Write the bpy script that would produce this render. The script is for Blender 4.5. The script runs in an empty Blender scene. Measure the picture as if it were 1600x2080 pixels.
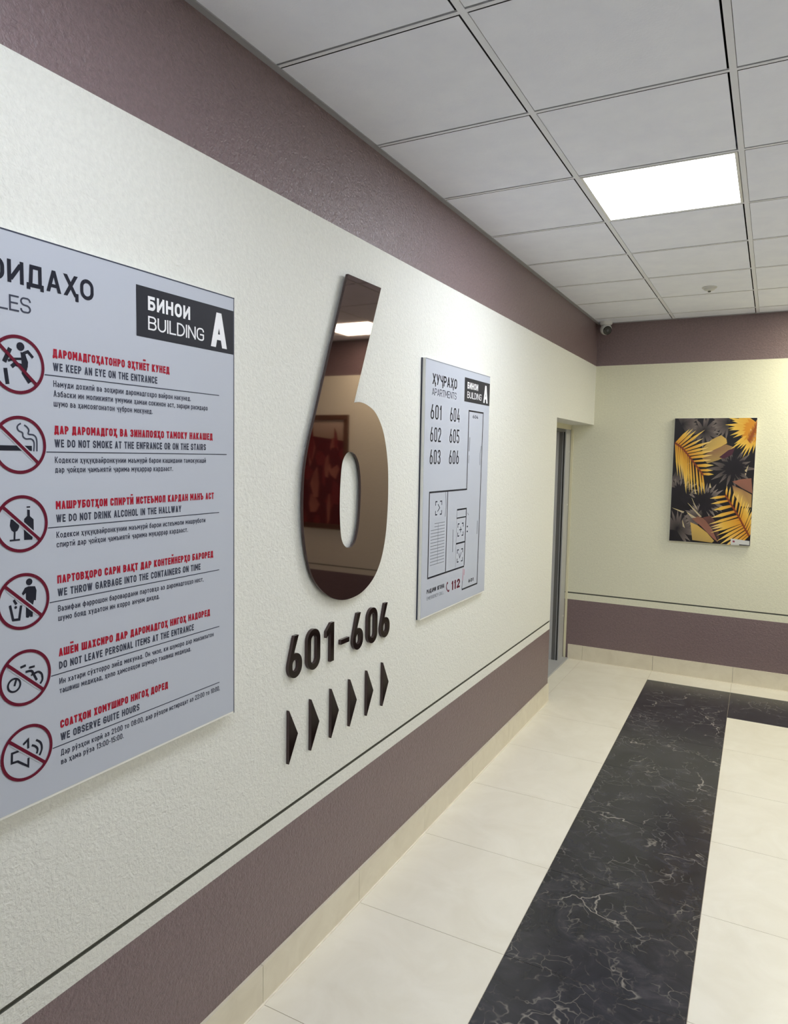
import bpy, bmesh, math, random
from mathutils import Vector, Matrix

# ------------------------------------------------------------------ scene, camera, world, exposure
scn = bpy.context.scene
col = scn.collection
W_PX, H_PX = 1600, 2080
F_PX = 1436.67
cam_data = bpy.data.cameras.new('camera')
cam_data.sensor_fit = 'HORIZONTAL'
cam_data.sensor_width = 36.0
cam_data.lens = 36.0 * F_PX / W_PX
cam_data.clip_start = 0.02
cam = bpy.data.objects.new('camera', cam_data)
col.objects.link(cam)
right = Vector((0.88184958, 0.47119195, 0.01787344))
down = Vector((0.05353316, -0.06238487, -0.99661544))
fwd = Vector((-0.46848214, 0.87982173, -0.08023847))
M = Matrix((right, -down, -fwd)).transposed().to_4x4()
M.translation = (1.36804, -6.18299, 1.77442)
cam.matrix_world = M
scn.camera = cam

world = bpy.data.worlds.new('world')
scn.world = world
world.use_nodes = True
world.node_tree.nodes['Background'].inputs[0].default_value = (0.6, 0.62, 0.65, 1)
world.node_tree.nodes['Background'].inputs[1].default_value = 0.02

scn.view_settings.view_transform = 'Standard'
scn.view_settings.look = 'None'
scn.view_settings.gamma = 1.0
scn.view_settings.use_curve_mapping = False
scn.view_settings.exposure = 0.93

# ceiling light panels: (tile column, tile row, colour, strength)
COOL = (0.90, 0.955, 1.06)
WARM = (1.0, 0.985, 0.90)
WARMER = (1.0, 0.965, 0.74)
PANELS = [
    (1, 3, COOL, 13.0),      # the one in the picture
    (1, 7, COOL, 8.5),
    (3, -1, WARMER, 20.0),     # mirrored in the big numeral
    (5, 3, WARM, 13.0),  # unseen panel, added by the right wall and tuned for brightness
    (5, 7, COOL, 8.0),  # also unseen and added, strength set by the wall tones
]

# ------------------------------------------------------------------ measures (metres)
H = 2.91            # ceiling
ZB = 2.558          # underside of the brown band
ZG = 0.594          # groove
ZD = 0.534          # top of the brown dado
ZS = 0.132          # skirting
XR, YB = 4.25, -8.0  # right wall, back wall
YE = -1.175         # end of the left wall at the door recess
ZL = 2.062          # lintel
XREC = -0.19        # door frame plane
XT, Y0, T = 0.6015, -0.8266, 0.6   # ceiling grid

# ------------------------------------------------------------------ materials
def srgb(r, g, b):
    def f(c):
        c /= 255.0
        return c / 12.92 if c <= 0.04045 else ((c + 0.055) / 1.055) ** 2.4
    return (f(r), f(g), f(b), 1.0)

def mat(name, color, rough=0.5, metal=0.0, spec=0.5, coat=0.0):
    m = bpy.data.materials.new(name)
    m.use_nodes = True
    b = m.node_tree.nodes['Principled BSDF']
    b.inputs['Base Color'].default_value = color
    b.inputs['Roughness'].default_value = rough
    b.inputs['Metallic'].default_value = metal
    b.inputs['Specular IOR Level'].default_value = spec
    b.inputs['Coat Weight'].default_value = coat
    b.inputs['Coat Roughness'].default_value = 0.03
    return m

def nd(m, t, **kw):
    n = m.node_tree.nodes.new(t)
    for k, v in kw.items():
        setattr(n, k, v)
    return n

def lk(m, a, b):
    m.node_tree.links.new(a, b)

def coords(m, scale=(1, 1, 1)):
    tc = nd(m, 'ShaderNodeTexCoord')
    mp = nd(m, 'ShaderNodeMapping')
    mp.inputs['Scale'].default_value = scale
    lk(m, tc.outputs['Object'], mp.inputs['Vector'])
    return mp.outputs['Vector']

def noise(m, vec, scale, detail=3.0, rough=0.5, dist=0.0):
    n = nd(m, 'ShaderNodeTexNoise')
    n.inputs['Scale'].default_value = scale
    n.inputs['Detail'].default_value = detail
    n.inputs['Roughness'].default_value = rough
    n.inputs['Distortion'].default_value = dist
    lk(m, vec, n.inputs['Vector'])
    return n.outputs['Fac']

def ramp(m, fac, stops):
    r = nd(m, 'ShaderNodeValToRGB')
    e = r.color_ramp.elements
    while len(e) < len(stops):
        e.new(0.5)
    for i, (p, c) in enumerate(stops):
        e[i].position = p
        e[i].color = c
    lk(m, fac, r.inputs['Fac'])
    return r.outputs['Color']

def math_(m, op, a, b):
    n = nd(m, 'ShaderNodeMath', operation=op)
    for i, v in enumerate((a, b)):
        if isinstance(v, (int, float)):
            n.inputs[i].default_value = v
        else:
            lk(m, v, n.inputs[i])
    return n.outputs[0]

def bump(m, height, strength, distance):
    b = nd(m, 'ShaderNodeBump')
    b.inputs['Strength'].default_value = strength
    b.inputs['Distance'].default_value = distance
    lk(m, height, b.inputs['Height'])
    lk(m, b.outputs['Normal'], m.node_tree.nodes['Principled BSDF'].inputs['Normal'])

def base(m, socket):
    lk(m, socket, m.node_tree.nodes['Principled BSDF'].inputs['Base Color'])

def stucco(name, color, rough, spec, strength, mottle=0.06):
    m = mat(name, color, rough, spec=spec)
    v = coords(m)
    f = noise(m, v, 130, 3, 0.55, 0.6)
    g = noise(m, v, 42, 2, 0.5, 1.2)
    h = math_(m, 'ADD', math_(m, 'MULTIPLY', f, 0.6), math_(m, 'MULTIPLY', g, 0.7))
    bump(m, h, strength, 0.006)
    lo = tuple(c * (1 - mottle) for c in color[:3]) + (1,)
    hi = tuple(min(1, c * (1 + mottle)) for c in color[:3]) + (1,)
    base(m, ramp(m, noise(m, v, 75, 3, 0.6), [(0.35, lo), (0.65, hi)]))
    return m

CREAM = stucco('cream_stucco', srgb(229, 229, 222), 0.62, 0.35, 0.7, 0.03)
CREAM_WARM_LIT = stucco('warm_lit_stucco', srgb(226, 224, 203), 0.62, 0.35, 0.35, 0.03)  # same cream as the long wall, warm light tinted into the colour
BROWN = stucco('brown_stucco', srgb(124, 105, 107), 0.33, 0.6, 0.9, 0.10)
GROOVE = mat('groove_paint', srgb(92, 92, 82), 0.7)
PLASTER = mat('plain_plaster', srgb(222, 216, 186), 0.7)

def tile_mat(name, c1, c2, rough, scale=4.0):
    m = mat(name, c1, rough, spec=0.45)
    v = coords(m)
    a = ramp(m, noise(m, v, scale, 5, 0.6, 1.0), [(0.35, c1), (0.7, c2)])
    base(m, a)
    return m

FTILE = tile_mat('cream_floor_tile', srgb(235, 230, 217), srgb(227, 221, 206), 0.32)
STILE = tile_mat('beige_skirting_tile', srgb(226, 218, 198), srgb(216, 207, 186), 0.4, 7.0)
GROUT = mat('grout', srgb(182, 170, 150), 0.9)
BEAD = mat('white_grout', srgb(236, 228, 212), 0.7)

def marble():
    m = mat('black_marble', srgb(38, 38, 42), 0.22, spec=0.5)
    v = coords(m)
    # warp the coordinates so that the veins wander
    nz = nd(m, 'ShaderNodeTexNoise')
    nz.inputs['Scale'].default_value = 4.0
    nz.inputs['Detail'].default_value = 4.0
    lk(m, v, nz.inputs['Vector'])
    mx = nd(m, 'ShaderNodeMixRGB', blend_type='LINEAR_LIGHT')
    mx.inputs['Fac'].default_value = 0.22
    lk(m, v, mx.inputs[1])
    lk(m, nz.outputs['Color'], mx.inputs[2])
    def veins(scale, w, off):
        vo = nd(m, 'ShaderNodeTexVoronoi', feature='DISTANCE_TO_EDGE')
        vo.inputs['Scale'].default_value = scale
        mp = nd(m, 'ShaderNodeMapping')
        mp.inputs['Location'].default_value = (off, off * 0.7, 0)
        lk(m, mx.outputs[0], mp.inputs['Vector'])
        lk(m, mp.outputs['Vector'], vo.inputs['Vector'])
        return ramp(m, vo.outputs['Distance'], [(0.0, (1, 1, 1, 1)), (w, (0, 0, 0, 1))])
    mask1 = ramp(m, noise(m, v, 3.1, 3, 0.6), [(0.50, (0, 0, 0, 1)), (0.70, (0.8, 0.8, 0.8, 1))])
    mask2 = ramp(m, noise(m, v, 5.3, 4, 0.7, 0.5), [(0.46, (0, 0, 0, 1)), (0.68, (1, 1, 1, 1))])
    v1 = math_(m, 'MULTIPLY', veins(2.3, 0.011, 0.3), mask1)
    v2 = math_(m, 'MULTIPLY', math_(m, 'MULTIPLY', veins(12.0, 0.04, 1.7), mask2), 0.36)
    fac = math_(m, 'MINIMUM', math_(m, 'ADD', v1, v2), 1.0)
    ground = ramp(m, noise(m, v, 5.0, 6, 0.65, 1.5), [(0.3, srgb(34, 35, 42)), (0.55, srgb(48, 48, 56)), (0.75, srgb(72, 71, 78))])
    mix = nd(m, 'ShaderNodeMixRGB')
    lk(m, fac, mix.inputs['Fac'])
    lk(m, ground, mix.inputs[1])
    mix.inputs[2].default_value = srgb(196, 188, 178)
    base(m, mix.outputs[0])
    return m

MARBLE = marble()

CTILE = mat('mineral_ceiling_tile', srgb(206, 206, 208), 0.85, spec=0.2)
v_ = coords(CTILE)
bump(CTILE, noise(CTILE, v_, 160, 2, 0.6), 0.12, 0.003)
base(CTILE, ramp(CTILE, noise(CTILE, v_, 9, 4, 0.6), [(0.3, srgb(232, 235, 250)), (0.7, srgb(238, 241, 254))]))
TSIDE = mat('tile_edge', srgb(70, 70, 74), 0.9, spec=0.0)  # bare tile edge, darkened further for the shade in the gaps
TEE = mat('ceiling_grid_metal', srgb(224, 226, 236), 0.5)
VOID = mat('ceiling_void', srgb(14, 14, 17), 0.95, spec=0.0)  # near-black, so the shade inside the ceiling gaps is in the colour
EDGE_GREY = mat('grey_edge_angle', srgb(158, 158, 164), 0.55)

STEEL = mat('brushed_grey_steel', srgb(186, 186, 188), 0.45, 0.2)
STEEL_DK = mat('dark_grey_steel', srgb(108, 107, 106), 0.5, 0.4)
SEAL = mat('black_rubber_seal', srgb(40, 38, 38), 0.8)
SCREW = mat('bright_screw', srgb(235, 235, 230), 0.3, 0.3)

SILVER = mat('silver_sign_face', srgb(187, 192, 204), 0.5, spec=0.4)
PVC = mat('white_sign_board', srgb(246, 246, 240), 0.5)
INK = mat('dark_ink', srgb(28, 30, 44), 0.5, spec=0.2)
INK2 = mat('grey_ink', srgb(62, 66, 82), 0.5, spec=0.2)
INK3 = mat('faint_grey_ink', srgb(128, 133, 144), 0.5)
RED = mat('red_ink', srgb(164, 16, 44), 0.5, spec=0.2)
DKRED = mat('dark_red_ink', srgb(100, 8, 40), 0.5, spec=0.2)
BADGE = mat('charcoal_badge', srgb(40, 41, 50), 0.5, spec=0.2)
WHITE_INK = mat('white_ink', srgb(242, 242, 246), 0.5)
PINK_INK = mat('pale_red_ink', srgb(196, 120, 140), 0.5)

MIRROR_BROWN = mat('bronze_mirror_acrylic', (0.165, 0.118, 0.114, 1), 0.03, metal=1.0)
EDGE_BROWN = mat('dark_brown_edge', srgb(66, 50, 50), 0.2)  # lighter than the digit faces: light on their sides is in the colour
ACRYL = mat('dark_brown_acrylic', srgb(24, 10, 10), 0.12, spec=0.12)

DOME_WHITE = mat('white_plastic', srgb(225, 225, 224), 0.4)
LENS_BLACK = mat('black_lens_plastic', srgb(25, 25, 28), 0.2)
LENS_GLASS = mat('lens_glass', srgb(70, 72, 78), 0.05, spec=0.8)
DET = mat('detector_plastic', srgb(205, 205, 203), 0.5)
LED_DK = mat('dark_sensor', srgb(92, 92, 86), 0.4)

def emit(name, color, strength):
    m = bpy.data.materials.new(name)
    m.use_nodes = True
    b = m.node_tree.nodes['Principled BSDF']
    b.inputs['Base Color'].default_value = (0.8, 0.8, 0.8, 1)
    b.inputs['Emission Color'].default_value = color + (1,)
    b.inputs['Emission Strength'].default_value = strength
    return m

PAINT = mat('printed_picture', (1, 1, 1, 1), 0.4, spec=0.4)
_a = nd(PAINT, 'ShaderNodeVertexColor')
_a.layer_name = 'print'
base(PAINT, _a.outputs['Color'])

# ------------------------------------------------------------------ object helpers
ORIGIN = {}

def tag(o, label=None, cat=None, group=None, kind=None):
    if label: o['label'] = label
    if cat: o['category'] = cat
    if group: o['group'] = group
    if kind: o['kind'] = kind
    return o

def thing(name, loc, label, cat, group=None):
    o = bpy.data.objects.new(name, None)
    o.empty_display_size = 0.05
    col.objects.link(o)
    o.location = loc
    ORIGIN[o.name] = Vector(loc)
    return tag(o, label, cat, group)

class MB:
    """collects faces (world coordinates) with a material each"""
    def __init__(self):
        self.v, self.f, self.m, self.mats, self.c = [], [], [], [], []
    def mi(self, m):
        if m not in self.mats: self.mats.append(m)
        return self.mats.index(m)
    def face(self, pts, m, c=None):
        i = len(self.v)
        self.v += [tuple(p) for p in pts]
        self.f.append(tuple(range(i, i + len(pts))))
        self.m.append(self.mi(m))
        self.c.append(c)
    def mesh(self, verts, faces, m):
        i = len(self.v)
        self.v += [tuple(p) for p in verts]
        for f in faces:
            self.f.append(tuple(i + k for k in f)); self.m.append(self.mi(m)); self.c.append(None)
    def box(self, x0, x1, y0, y1, z0, z1, m):
        v = [(x, y, z) for z in (z0, z1) for y in (y0, y1) for x in (x0, x1)]
        self.mesh(v, [(0, 2, 3, 1), (4, 5, 7, 6), (0, 1, 5, 4), (2, 6, 7, 3), (0, 4, 6, 2), (1, 3, 7, 5)], m)
    def build(self, name, parent=None, loc=None, smooth=False, bevel=0.0, segs=2):
        me = bpy.data.meshes.new(name)
        o = bpy.data.objects.new(name, me)
        col.objects.link(o)
        if parent is not None:
            off = ORIGIN[parent.name]
            o.parent = parent
        else:
            off = Vector(loc) if loc is not None else Vector((0, 0, 0))
            o.location = off
        ORIGIN[o.name] = off
        me.from_pydata([tuple(Vector(p) - off) for p in self.v], [], self.f)
        for m in self.mats: me.materials.append(m)
        for p, k in zip(me.polygons, self.m):
            p.material_index = k
            p.use_smooth = smooth
        if any(c is not None for c in self.c):
            at = me.color_attributes.new('print', 'FLOAT_COLOR', 'CORNER')
            for p, c in zip(me.polygons, self.c):
                for j, li in enumerate(p.loop_indices):
                    if c is None: cc = (0, 0, 0, 1)
                    elif isinstance(c[0], (tuple, list)): cc = c[j % len(c)]
                    else: cc = c
                    at.data[li].color = cc
        me.update()
        if bevel > 0:
            b = o.modifiers.new('bevel', 'BEVEL')
            b.width = bevel; b.segments = segs; b.limit_method = 'ANGLE'
        return o

def lathe(mb, center, axis, profile, m, n=32):
    """profile: list of (radius, distance along axis)"""
    axis = Vector(axis).normalized()
    u = axis.orthogonal().normalized(); w = axis.cross(u)
    vs, fs = [], []
    for r, d in profile:
        for k in range(n):
            a = 2 * math.pi * k / n
            vs.append(Vector(center) + axis * d + (u * math.cos(a) + w * math.sin(a)) * r)
    for i in range(len(profile) - 1):
        for k in range(n):
            k2 = (k + 1) % n
            fs.append((i * n + k, i * n + k2, (i + 1) * n + k2, (i + 1) * n + k))
    fs.append(tuple(range(n))[::-1])
    fs.append(tuple(range((len(profile) - 1) * n, len(profile) * n)))
    mb.mesh(vs, fs, m)

def catmull(pts, n=5, closed=False):
    out = []
    N = len(pts)
    rng = range(N) if closed else range(N - 1)
    for i in rng:
        p1, p2 = Vector(pts[i]), Vector(pts[(i + 1) % N])
        p0 = Vector(pts[(i - 1) % N]) if (closed or i > 0) else p1
        p3 = Vector(pts[(i + 2) % N]) if (closed or i < N - 2) else p2
        for k in range(n):
            t = k / n
            out.append(tuple(0.5 * ((2 * p1) + (p2 - p0) * t + (2 * p0 - 5 * p1 + 4 * p2 - p3) * t * t + (3 * p1 - p0 - 3 * p2 + p3) * t ** 3)))
    if not closed: out.append(tuple(pts[-1]))
    return out

def solid(name, loops, x0, x1, mats, parent=None, loc=None, bevel=0.0008):
    """plate cut from outlines in the wall plane (y, z), from depth x0 to x1; loops after the first are holes"""
    off = ORIGIN[parent.name] if parent is not None else Vector(loc)
    cu = bpy.data.curves.new('outline', 'CURVE')
    cu.dimensions = '2D'; cu.fill_mode = 'BOTH'
    cu.extrude = (x1 - x0) / 2
    for lp in loops:
        sp = cu.splines.new('POLY')
        sp.points.add(len(lp) - 1)
        for p, (y, z) in zip(sp.points, lp): p.co = (y, z, 0, 1)
        sp.use_cyclic_u = True
    tmp = bpy.data.objects.new('outline', cu)
    col.objects.link(tmp)
    dg = bpy.context.evaluated_depsgraph_get()
    me = bpy.data.meshes.new_from_object(tmp.evaluated_get(dg))
    bpy.data.objects.remove(tmp)
    bpy.data.curves.remove(cu)
    me.name = name
    for v in me.vertices:
        y, z, d = v.co
        v.co = Vector(((x0 + x1) / 2 + d, y, z)) - off
    bm = bmesh.new(); bm.from_mesh(me)
    bmesh.ops.remove_doubles(bm, verts=bm.verts, dist=1e-6)
    bmesh.ops.recalc_face_normals(bm, faces=bm.faces)
    bm.to_mesh(me); bm.free()
    me.materials.clear()
    for m in mats: me.materials.append(m)
    for p in me.polygons:
        p.use_smooth = False
        p.material_index = 0 if (abs(p.normal.x) > 0.9 or len(mats) == 1) else 1
    o = bpy.data.objects.new(name, me)
    col.objects.link(o)
    if parent is not None: o.parent = parent
    else: o.location = off
    ORIGIN[o.name] = off
    if bevel:
        b = o.modifiers.new('bevel', 'BEVEL')
        b.width = bevel; b.segments = 2; b.limit_method = 'ANGLE'
    return o

# ------------------------------------------------------------------ room shell
def wall_profile(mb, p, q, n, cream, z_from=0.0, z_to=H + 0.1, thick=0.2):
    """painted wall face from p to q (xy), n = inward normal; bands of paint and a cut groove, with a body behind"""
    p, q, n = Vector(p), Vector(q), Vector(n)
    g = 0.006
    def quad(z0, z1, d0, d1, m):
        a, b = p + n * d0, q + n * d0
        c, d = q + n * d1, p + n * d1
        mb.face([(a.x, a.y, z0), (b.x, b.y, z0), (c.x, c.y, z1), (d.x, d.y, z1)], m)
    cuts = [(0.0, ZD, BROWN), (ZD, ZG - 0.0055, cream), (ZG + 0.0055, ZB, cream), (ZB, z_to, BROWN)]
    for z0, z1, m in cuts:
        z0, z1 = max(z0, z_from), min(z1, z_to)
        if z1 > z0: quad(z0, z1, 0, 0, m)
    if z_from < ZG:
        za, zb = ZG - 0.0055, ZG + 0.0055
        quad(za, zb, -g, -g, GROOVE)
        quad(za, za, 0, -g, GROOVE)
        quad(zb, zb, -g, 0, GROOVE)
    quad(z_from, z_to, -thick, -thick, PLASTER)
    quad(z_to, z_to, 0, -thick, PLASTER)
    if z_from > 0: quad(z_from, z_from, 0, -thick, cream)
    for e in (p, q):
        a, b = e, e - n * thick
        if z_from > 0:
            mb.face([(a.x, a.y, z_from), (b.x, b.y, z_from), (b.x, b.y, z_to), (a.x, a.y, z_to)], cream)
        else:
            mb.face([(a.x, a.y, 0), (b.x, b.y, 0), (b.x, b.y, ZD), (a.x, a.y, ZD)], BROWN)
            mb.face([(a.x, a.y, ZD), (b.x, b.y, ZD), (b.x, b.y, z_to), (a.x, a.y, z_to)], cream)

mb = MB()
wall_profile(mb, (0, YB), (0, YE), (1, 0), CREAM, thick=0.34)
wall_profile(mb, (0, YE), (0, 0.0), (1, 0), CREAM, z_from=ZL, thick=0.34)
tag(mb.build('wall_left'), kind='structure', label='long cream stucco wall with brown top band and brown dado, carrying the signs')
mb = MB()
wall_profile(mb, (-0.45, 0), (XR, 0), (0, -1), CREAM_WARM_LIT)
tag(mb.build('wall_far'), kind='structure', label='cream end wall, warm light tinted into its colour, with brown top band and brown dado')
mb = MB()
wall_profile(mb, (XR, YB), (XR, 0), (-1, 0), CREAM)
tag(mb.build('wall_right'), kind='structure')
mb = MB()
wall_profile(mb, (-0.34, YB), (XR, YB), (0, 1), CREAM)
tag(mb.build('wall_back'), kind='structure')

# floor: cream tiles with a border of black marble tiles
mb = MB()
mb.face([(-0.6, YB - 0.2, -0.0015), (XR + 0.2, YB - 0.2, -0.0015), (XR + 0.2, 0.2, -0.0015), (-0.6, 0.2, -0.0015)], GROUT)
mb.face([(-0.6, YB - 0.2, -0.06), (XR + 0.2, YB - 0.2, -0.06), (XR + 0.2, 0.2, -0.06), (-0.6, 0.2, -0.06)], GROUT)
ys = [0.1, -0.262] + [-0.262 - 0.6015 * k for k in range(1, 14)]
xs = [-0.6, -0.03, 0.566, 1.174] + [1.174 + 0.602 * k for k in range(1, 7)]
SH = 0.0135
def tx(i, y):
    return xs[i] - (SH * (y + 0.3) if i >= 2 else 0.0)
J = 0.0011
for j in range(len(ys) - 1):
    for i in range(len(xs) - 1):
        ya, yb = ys[j + 1] + J, ys[j] - J
        dark = (i == 2 and j >= 1) or (j == 1 and i >= 2)
        m = MARBLE if dark else FTILE
        jx = J * (0.7 if dark else 1.0)
        P = [(tx(i, ya) + jx, ya), (tx(i + 1, ya) - jx, ya), (tx(i + 1, yb) - jx, yb), (tx(i, yb) + jx, yb)]
        mb.face([(x, y, 0.0) for x, y in P], m)
        for k in range(4):
            (xa, y1), (xb, y2) = P[k], P[(k + 1) % 4]
            mb.face([(xa, y1, -0.0015), (xb, y2, -0.0015), (xb, y2, 0), (xa, y1, 0)], m)
tag(mb.build('floor'), kind='structure', label='cream tiled floor with a border of black veined marble tiles')

# ceiling: lay-in tiles on a metal grid
COLS = list(range(-1, 7))
ROWS = list(range(-2, 12))
def xe(i): return max(0.0, min(XR, XT + T * (i - 1)))       # left edge of tile column i
def yt(j): return max(YB, min(0.0, Y0 - T * j))              # far edge of tile row j
lit = {(c, r) for c, r, _, _ in PANELS}
mb = MB()
mb.box(-0.3, XR + 0.15, YB - 0.15, 0.15, H + 0.05, H + 0.09, VOID)
for i in range(0, 8):
    for j in range(-2, 13):
        x0, x1, ya, yb = xe(i), xe(i + 1), yt(j + 1), yt(j)
        if x1 - x0 < 0.03 or yb - ya < 0.03 or (i, j) in lit: continue
        a0, a1, b0, b1 = x0 + 0.015, x1 - 0.0125, ya + 0.013, yb - 0.013
        mb.box(a0, a1, b0, b1, H + 0.0005, H + 0.014, TSIDE)
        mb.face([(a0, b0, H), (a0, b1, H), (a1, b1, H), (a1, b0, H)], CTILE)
for i in range(1, 8):
    x = XT + T * (i - 1)
    if x < XR: mb.box(x - 0.0065, x + 0.0135, YB, 0.0, H - 0.001, H + 0.004, TEE)
    if x < XR: mb.box(x + 0.002, x + 0.004, YB, 0.0, H + 0.004, H + 0.05, VOID)
for j in range(-1, 13):
    y = Y0 - T * j
    if not (YB < y < 0): continue
    for i in range(0, 8):
        x0, x1 = xe(i) + 0.0135, xe(i + 1) - 0.0065
        if x1 - x0 > 0.05:
            mb.box(x0, x1, y - 0.0065, y + 0.0065, H - 0.001, H + 0.004, TEE)
tag(mb.build('ceiling'), kind='structure', label='suspended ceiling of grey white square tiles in a thin metal grid')
mb = MB()
mb.box(0.0, 0.022, YB, 0.0, H - 0.004, H, EDGE_GREY)
mb.box(0.022, XR, -0.022, 0.0, H - 0.004, H, EDGE_GREY)
tag(mb.build('trim_1'), kind='structure', label='grey metal edge angle where the ceiling meets the walls')

# skirting tiles
def skirting(name, p, q, n, offs):
    mb = MB()
    p, q, n = Vector(p), Vector(q), Vector(n)
    L = (q - p).length; d = (q - p) / L
    cuts = [0.0] + [c for c in offs if 0.02 < c < L - 0.02] + [L]
    for a, b in zip(cuts[:-1], cuts[1:]):
        A, B = p + d * (a + 0.001), p + d * (b - 0.001)
        C, D = B + n * 0.011, A + n * 0.011
        v = [(w.x, w.y, z) for z in (0.0, ZS) for w in (A, B, C, D)]
        mb.mesh(v, [(0, 3, 2, 1), (4, 5, 6, 7), (0, 1, 5, 4), (1, 2, 6, 5), (2, 3, 7, 6), (3, 0, 4, 7)], STILE)
    A, B = p, q
    v = [(w.x, w.y, z) for z in (0.0, 0.004) for w in (A, B, B + n * 0.017, A + n * 0.017)]
    mb.mesh(v, [(0, 3, 2, 1), (4, 5, 6, 7), (0, 1, 5, 4), (1, 2, 6, 5), (2, 3, 7, 6), (3, 0, 4, 7)], BEAD)
    return tag(mb.build(name), kind='structure')
skirting('baseboard_left', (0, YB), (0, YE), (1, 0), [(-0.262 - 0.6015 * k) - YB for k in range(13, 0, -1)])
skirting('baseboard_far', (-0.15, 0), (XR, 0), (0, -1), [0.13, 0.716, 1.324] + [1.324 + 0.602 * k for k in range(1, 6)])
skirting('baseboard_right', (XR, YB), (XR, 0), (-1, 0), [0.6 * k for k in range(1, 14)])

# door recess at the end of the left wall
d = thing('door_1', (-0.3, -0.59, 0), 'grey steel door in a stepped steel frame, in the recess at the far left corner', 'door')
d['kind'] = 'structure'
mb = MB()
mb.box(-0.36, -0.34, YE + 0.0, -0.19, 0.012, 1.99, STEEL)
mb.build('door_leaf', d)
mb = MB()
# far jamb: face, dark slot, two steps
mb.box(-0.27, -0.195, -0.15, -0.001, 0.0, 2.02, STEEL)
mb.box(-0.30, -0.255, -0.158, -0.001, 0.0, 2.02, STEEL)
mb.box(-0.255, -0.225, -0.156, -0.15, 0.0, 2.02, STEEL_DK)
mb.box(-0.38, -0.30, -0.19, -0.001, 0.0, 2.02, STEEL)
# near jamb and head
mb.box(-0.38, -0.195, YE, YE + 0.10, 0.0, 2.02, STEEL)
mb.box(-0.38, -0.195, YE + 0.10, -0.19, 1.995, 2.02, STEEL_DK)
mb.build('door_frame', d, bevel=0.002)
mb = MB()
mb.box(-0.215, -0.205, -0.158, -0.149, 0.0, 2.0, SEAL)
mb.build('door_seal', d)
mb = MB()
mb.box(-0.38, -0.14, YE, -0.012, 0.0, 0.012, STEEL)
mb.build('door_sill', d, bevel=0.003)
for z in (1.83, 1.37, 0.385):
    mb = MB()
    lathe(mb, (-0.1955, -0.035, z), (1, 0, 0), [(0.009, 0), (0.009, 0.002), (0.005, 0.0035)], SCREW, 16)
    mb.build('door_screw', d)
mb = MB()
mb.box(-0.34, -0.19, YE, 0.0, 2.02, ZL, PLASTER)
mb.box(-0.40, -0.38, YE, 0.0, 0.0, 2.06, PLASTER)
tag(mb.build('trim_2'), kind='structure', label='plaster strip over the door frame')
mb = MB()
mb.box(-0.19, -0.170, -0.006, 0.0, 0.0, 2.02, PLASTER)
tag(mb.build('trim_3'), kind='structure', label='narrow white bead between door frame and end wall')

# ------------------------------------------------------------------ ceiling lights
def make_light(c, r, color, strength, label):
    x0, x1, ya, yb = XT + T * (c - 1) + 0.0138, XT + T * c - 0.009, Y0 - T * (r + 1) + 0.009, Y0 - T * r - 0.009
    t = thing('ceiling_light', ((x0 + x1) / 2, (ya + yb) / 2, H), label, 'light', 'square light panels in the ceiling')
    f = 0.011
    mb = MB()
    mb.box(x0, x1, ya, ya + f, H - 0.002, H + 0.03, DOME_WHITE)
    mb.box(x0, x1, yb - f, yb, H - 0.002, H + 0.03, DOME_WHITE)
    mb.box(x0, x0 + f, ya + f, yb - f, H - 0.002, H + 0.03, DOME_WHITE)
    mb.box(x1 - f, x1, ya + f, yb - f, H - 0.002, H + 0.03, DOME_WHITE)
    mb.build('light_frame', t)
    mb = MB()
    mb.box(x0 + f, x1 - f, ya + f, yb - f, H + 0.001, H + 0.012, emit('lit_diffuser', color, strength))
    mb.build('light_diffuser', t)
    return t
LIGHT_LABELS = ['lit white square panel in the ceiling, in view above the far floor',
                'lit square ceiling panel nearest the rules sign, just above the camera',
                'lit square ceiling panel near the end wall, mirrored white in the big 6',
                'unseen lit square ceiling panel added by the right wall, level with the one in view',
                'unseen lit square ceiling panel added by the right wall, level with the camera']
for (c, r, colr, s), lab in zip(PANELS, LIGHT_LABELS):
    make_light(c, r, colr, s, lab)

# smoke detector
sx, sy = 0.94, -1.03
t = thing('smoke_detector', (sx, sy, H), 'small round white smoke detector on a ceiling tile near the end wall', 'smoke detector')
mb = MB(); lathe(mb, (sx, sy, H + 0.001), (0, 0, -1), [(0.046, 0), (0.046, 0.006), (0.042, 0.009)], DET); mb.build('detector_base', t)
mb = MB(); lathe(mb, (sx, sy, H - 0.008), (0, 0, -1), [(0.036, 0), (0.034, 0.008), (0.024, 0.014), (0.010, 0.017)], DET); mb.build('detector_cover', t, smooth=False)
mb = MB(); lathe(mb, (sx, sy, H - 0.024), (0, 0, -1), [(0.010, 0), (0.009, 0.008), (0.004, 0.009)], LED_DK, 16); mb.build('detector_sensor', t)

# security camera in the corner
cx_, cy_ = 0.085, -0.085
t = thing('security_camera', (cx_, cy_, H - 0.004), 'small white turret security camera under the ceiling in the far left corner', 'security camera')
mb = MB(); lathe(mb, (cx_, cy_, H + 0.001), (0, 0, -1), [(0.05, 0), (0.05, 0.02), (0.046, 0.026), (0.04, 0.03)], DOME_WHITE); mb.build('camera_base', t)
aim = Vector((0.55, -0.75, -0.45)).normalized()
hc = Vector((cx_, cy_, H - 0.062)) 
mb = MB()
prof = []
for k in range(0, 11):
    a = math.pi * k / 14.0
    prof.append((max(0.004, 0.047 * math.sin(a + 0.02)), -0.047 * math.cos(a)))
lathe(mb, hc, aim, prof, DOME_WHITE)
hs = mb.build('camera_housing', t, smooth=True)
mb = MB(); lathe(mb, hc + aim * 0.028, aim, [(0.036, 0), (0.036, 0.006), (0.030, 0.009)], LENS_BLACK); lr = mb.build('camera_face', t)
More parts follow.
